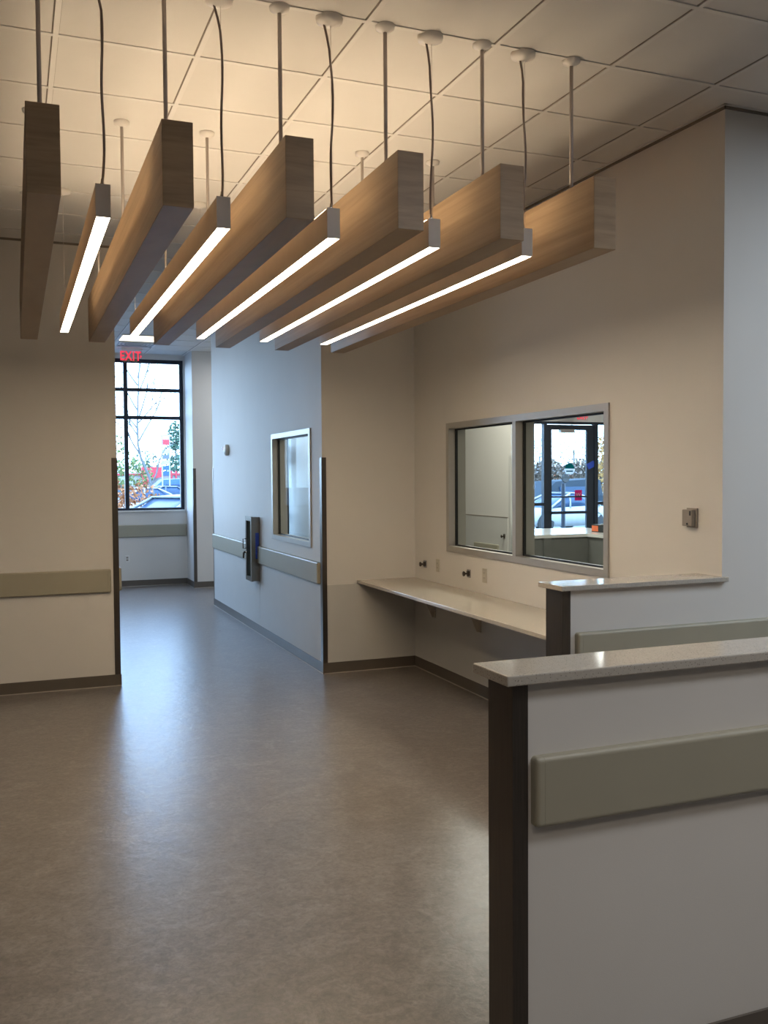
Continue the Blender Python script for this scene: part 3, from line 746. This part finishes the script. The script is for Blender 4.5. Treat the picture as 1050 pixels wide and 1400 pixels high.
b = bmesh.new(); v = [(6.7, 54.2, 2.42), (8.0, 54.2, 2.42), (7.8, 54.2, 1.85), (7.1, 54.2, 1.7), (6.95, 54.2, 1.2), (6.85, 54.2, 1.2)]
v0 = [b.verts.new(p) for p in v]; v1 = [b.verts.new((x, 54.9, z)) for x, _, z in v]; b.faces.new(v0); b.faces.new(v1)
for i in range(6): b.faces.new((v0[i], v0[(i+1)%6], v1[(i+1)%6], v1[i]))
obj('canopy', b, REDP, st)
obj('fascia', bx(2, 12, 54.9, 55, 1.95, 2.05), REDP, st)
for x in (8.42, 8.68, 8.94, 9.16): obj('stripe', bx(x, x+.1, 54.85, 54.9, 1.72, 2.2), REDP, st)
for x in (3.0, 4.2, 5.4): obj('window', bx(x, x+.8, 54.95, 54.998, .4, 1.5), GLW, st)
vn = thing('parked_van', 'blue van parked in front of the white shop', 'van', (6.8, 49, -.1))
def car(t, x, y, rz, paint, ln=4.5, hh=1.45, wd=1.8, kind='sedan', z0=-.1):
    GLC = mat('car_glass', (.02, .05, .10, 1), .3, 0, var=.02, spec=.3); TY = BLACK
    M = Matrix.Translation((x, y, z0)) @ Matrix.Rotation(rz, 4, 'Z')
    def put(name, bm, m, parent, sm=False):
        bmesh.ops.transform(bm, matrix=M, verts=bm.verts); return obj(name, bm, m, parent, smooth=sm)
    # body: stations along length, front at -x
    def loft(st, m, name, parent=t, sm=True):
        b = bmesh.new(); rings = []
        for (sx, zb, zt, hw, tw) in st:
            mid = zb+(zt-zb)*.55
            ring = [(-hw*.96, zb), (-hw, mid), (-tw, zt), (-tw*.5, zt+.015), (tw*.5, zt+.015), (tw, zt), (hw, mid), (hw*.96, zb)]
            rings.append([b.verts.new((sx, yy_, zz_)) for yy_, zz_ in ring])
        for i in range(len(rings)-1):
            for k in range(8): b.faces.new((rings[i][k], rings[i][(k+1)%8], rings[i+1][(k+1)%8], rings[i+1][k]))
        b.faces.new(rings[0]); b.faces.new(rings[-1])
        return put(name, b, m, parent, sm)
    h = ln/2; w2 = wd/2; belt = hh*.62
    if kind == 'sedan':
        loft([(-h, .3, .55, w2*.8, w2*.75), (-h+.25, .22, .72, w2*.95, w2*.85), (-h+1.25, .2, belt, w2, w2*.92), (0, .2, belt+.03, w2, w2*.93), (h-.9, .2, belt+.06, w2, w2*.9), (h-.15, .25, belt, w2*.93, w2*.85), (h, .35, .6, w2*.85, w2*.8)], paint, 'body')
        loft([(-h+1.1, belt-.06, belt, w2*.9, w2*.85), (-h+2.0, belt-.02, hh-.02, w2*.9, w2*.70), (h-1.5, belt, hh-.01, w2*.9, w2*.70), (h-.7, belt, belt+.12, w2*.88, w2*.8)], GLC, 'greenhouse')
        loft([(-h+1.93, hh-.03, hh, w2*.74, w2*.68), (0, hh-.015, hh+.02, w2*.74, w2*.68), (h-1.45, hh-.03, hh, w2*.74, w2*.68)], paint, 'roof')
        for s in (-1, 1):
            for (a, c) in (((-h+1.05, belt), (-h+1.98, hh-.02)), ((h-.65, belt+.05), (h-1.5, hh-.02)), ((-.02, belt), (.05, hh-.02))):
                b = bmesh.new(); mx_ = (a[0]+c[0])/2
                tube(b, [(a[0], s*w2*.93, a[1]), (mx_, s*w2*.86, (a[1]+c[1])/2+.04), (c[0], s*w2*.74, c[1])], .035, 6); put('pillar', b, paint, t, True)
    else:
        loft([(-h, .3, .9, w2*.9, w2*.85), (-h+.3, .25, 1.05, w2, w2*.9), (-h+1.2, .25, hh-.1, w2, w2*.85), (h-.2, .25, hh, w2, w2*.85), (h, .3, hh-.1, w2*.95, w2*.8)], paint, 'body', sm=False)
        b = bmesh.new(); box(b, -h+1.3, h-.3, -w2*1.005, w2*1.005, hh*.58, hh*.82); put('side_glass', b, GLC, t)
        b = bmesh.new(); box(b, -h+.9, -h+1.0, -w2*.7, w2*.7, hh*.6, hh*.8); put('windscreen', b, GLC, t)
    for sx in (-h+.85, h-.85):
        for s in (-1, 1):
            b = bmesh.new(); lathe(b, sx, .32, [(.32, s*(w2-.2)), (.33, s*(w2-.02))], 20, 'y'); put('wheel', b, TY, t)
car(vn, 7.6, 49.5, 0, BLP, 3.4, 1.9, 1.8, 'van')
SILV = mat('silver_paint', (.22, .26, .28, 1), .3, .2)
cr = thing('silver_car', 'silver sedan parked just outside the far window', 'car', (3.3, 19.3, -.1))
car(cr, 3.25, 19.3, .42, SILV, 4.6, 1.52, 1.85)
for k, (x, yv, m, lab) in enumerate(((4.6, 38, WP, 'white parked car beyond the shrub'), (6.3, 44, GLW, 'grey parked car far beyond the tree trunk'))):
    c = thing('parked_car', lab, 'car', (x, yv, -.1)); car(c, x, yv, .1, m, 4.2, 1.5, 1.8)
# pylon sign
py = thing('pylon_sign', 'tall white pylon sign with a red panel and small blue panels', 'sign', (6.7, 45, -.1))
for x in (6.52, 6.86): obj('post', bx(x-.03, x+.03, 44.97, 45.03, -.1, 3.75), WP, py)
obj('cap', bx(6.44, 6.94, 44.95, 45.05, 3.75, 3.85), WP, py)
obj('panel', bx(6.55, 6.85, 44.95, 45.05, 3.36, 3.62), REDP, py)
for k, m in enumerate((WP, GLW, WP, BLP, BLP)): obj('panel', bx(6.55, 6.83, 44.95, 45.05, 2.95-.26*k, 3.15-.26*k), m, py)
# street seen through the entrance
t = thing('dark_van', 'dark grey van parked outside the entrance door', 'van', (20.6, 33, -.1)); car(t, 20.6, 33, .15, mat('dark_van_paint', (.03, .04, .05, 1), .8, spec=.1), 3.6, 1.75, 1.8, 'van')
t = thing('parked_car', 'pale parked car in front of the dark van', 'car', (17.2, 27.5, -.1)); car(t, 17.2, 27.5, .1, WP, 3.8, 1.3, 1.7)
t = thing('sign_post', 'dark post with a round head outside the entrance door', 'post', (12.1, 19, -.1))
obj('post', tube(bmesh.new(), [(12.08, 19, -.1), (12.08, 19, 1.6)], .05, 10), DARKAL, t)
b = bmesh.new(); lathe(b, 12.14, 1.73, [(.10, 18.98), (.11, 19.0), (.10, 19.02)], 20, 'y'); obj('head', b, BLACK, t)
TWIG = mat('lilac_twigs', (.09, .075, .09, 1), .9, var=.2)
for k, (x, h_) in enumerate(((31.6, 4.9), (34.2, 5.6), (36.8, 5.3), (29.0, 4.4))):
    leafy('bare_tree', [(x, 52.5, h_*.62, 1.2, .8, h_*.30)], TWIG, 1500, .05, 'hazy lilac grey leafless tree beyond the brown hedge', 'tree', 'row of bare trees beyond the car park'); continue
    bare_tree(x, 50, h_*1.0, 'greyish leafless tree in the row beyond the car park', 'row of bare trees beyond the car park', BARK2, 4, -.1, (random.uniform(-.1, .1), 0))
BRW = mat('brown_hedge', (.17, .13, .10, 1), .9, var=.2)
leafy('hedge', [(x, 48, 1.1, 1.5, .6, 1.7) for x in (27.5, 29.5, 31.5, 33.5, 35.5)], BRW, 1500, .14, 'brown grey hedge line beyond the car park', 'hedge', trunk=False)
YL_ = mat('autumn_yellow', (.36, .20, .06, 1), .8, var=.2)
leafy('autumn_tree', [(24.6, 35, 2.7, .8, .7, .9), (24.4, 35, 1.6, .7, .7, .8)], YL_, 350, .1, 'golden yellow tree right of the entrance door')
leafy('shrub', [(20.7, 35, .7, .8, .6, .8)], LG, 300, .08, 'yellow green shrub beyond the left edge of the entrance glass', 'shrub', trunk=False)
t = thing('shop_building', 'small white and orange building left of the entrance door view', 'building', (36, 62, -.1))
obj('wall', bx(34.5, 40, 60, 64, -.1, 2.4), WP, t); obj('fascia', bx(34.5, 40, 59.9, 60, 1.5, 1.9), RUST, t)

# ------------------------------------------------------------------ light
w = bpy.data.worlds.new('sky'); bpy.context.scene.world = w; w.use_nodes = True; t = w.node_tree
bg = t.nodes['Background']; tc = t.nodes.new('ShaderNodeTexCoord'); sx = t.nodes.new('ShaderNodeSeparateXYZ'); r = t.nodes.new('ShaderNodeValToRGB')
t.links.new(tc.outputs['Generated'], sx.inputs[0]); t.links.new(sx.outputs['Z'], r.inputs['Fac'])
n = t.nodes.new('ShaderNodeTexNoise'); n.inputs['Scale'].default_value = 3; n.inputs['Detail'].default_value = 5
t.links.new(tc.outputs['Generated'], n.inputs['Vector'])
e = r.color_ramp.elements; e[0].position = 0; e[0].color = (.50, .72, .95, 1); e[1].position = .5; e[1].color = (.32, .53, 1.0, 1)
x = e.new(.08); x.color = (.52, .74, 1, 1)
mx = t.nodes.new('ShaderNodeMix'); mx.data_type = 'RGBA'; mx.inputs[7].default_value = (.56, .74, 1, 1)
mr = t.nodes.new('ShaderNodeMapRange'); mr.inputs[1].default_value = .4; mr.inputs[2].default_value = .65; t.links.new(n.outputs['Fac'], mr.inputs[0])
t.links.new(mr.outputs[0], mx.inputs[0]); t.links.new(r.outputs[0], mx.inputs[6]); t.links.new(mx.outputs[2], bg.inputs['Color'])
bg.inputs['Strength'].default_value = 11.0
def portal(x, y, z, w_, h_, rx, rz):
    l = bpy.data.lights.new('portal', 'AREA'); l.shape = 'RECTANGLE'; l.size = w_; l.size_y = h_; l.cycles.is_portal = True
    o = bpy.data.objects.new('portal', l); C.objects.link(o); o.location = (x, y, z); o.rotation_euler = (rx, 0, rz); return o
portal(-.66, YF+.2, 2.5, 6.7, 2.6, -PI/2, 0)
portal(10.65, YF+.15, 1.45, 2.5, 2.9, -PI/2, 0)
portal(4.22, YF+.15, 1.6, .55, 2.6, -PI/2, 0)
def lamp(name, x, y, z, w_, h_, p, col):  # unseen overhead fill, added to brighten part of the rooms
    l = bpy.data.lights.new(name, 'AREA'); l.shape = 'RECTANGLE'; l.size = w_; l.size_y = h_; l.energy = p; l.color = col
    o = bpy.data.objects.new(name, l); C.objects.link(o); o.location = (x, y, z); return o
for (x_, y_, e_) in ((1.2, -.4, 62), (3.4, -.2, 42), (-1.5, 1.0, 30)):  # unseen spots added to brighten the foreground, clear of the beam ends
    l = bpy.data.lights.new('fill_spot', 'SPOT'); l.energy = e_; l.spot_size = 2.1; l.spot_blend = .6; l.shadow_soft_size = .15; l.color = (1, .88, .74)
    o = bpy.data.objects.new('fill_spot', l); C.objects.link(o); o.location = (x_, y_, 3.62)
lamp('fill_lamp', 5.3, 2.3, 3.66, 1.2, .6, 62, (.74, .87, 1))  # added cool fill for the tall wall on the right
lamp('fill_lamp', 7.0, 1.6, 3.66, 1.2, .6, 70, (.74, .87, 1))
lamp('fill_lamp', 2.7, .8, 3.66, 1.2, .6, 38, (.94, .96, 1))
lamp('fill_lamp', -2.0, .5, 3.66, 1.2, .6, 14, (1, .93, .85))
lamp('fill_lamp', 5.0, 7.5, 3.65, .6, 1.2, 85, (1, .93, .80))  # added fill to lift the rooms behind the interior windows
lamp('fill_lamp', 5.4, 10.5, 3.7, .6, 1.2, 80, (1, .95, .85))
lamp('fill_lamp', 9.6, 12.6, 3.7, 1.2, 1.2, 170, (1, .95, .88))
lamp('fill_lamp', .2, 12.3, 3.72, 1.2, .6, 45, (.72, .86, 1))  # added bluish fill to brighten the corridor
lamp('fill_lamp', 3.8, 14.3, 3.75, .6, .6, 25, (.9, .95, 1))
sc = bpy.context.scene
sc.cycles.max_bounces = 10; sc.cycles.diffuse_bounces = 6; sc.cycles.glossy_bounces = 4; sc.cycles.transparent_max_bounces = 12
sc.cycles.sample_clamp_indirect = 6; sc.cycles.caustics_reflective = False; sc.cycles.caustics_refractive = False
sc.cycles.use_denoising = True
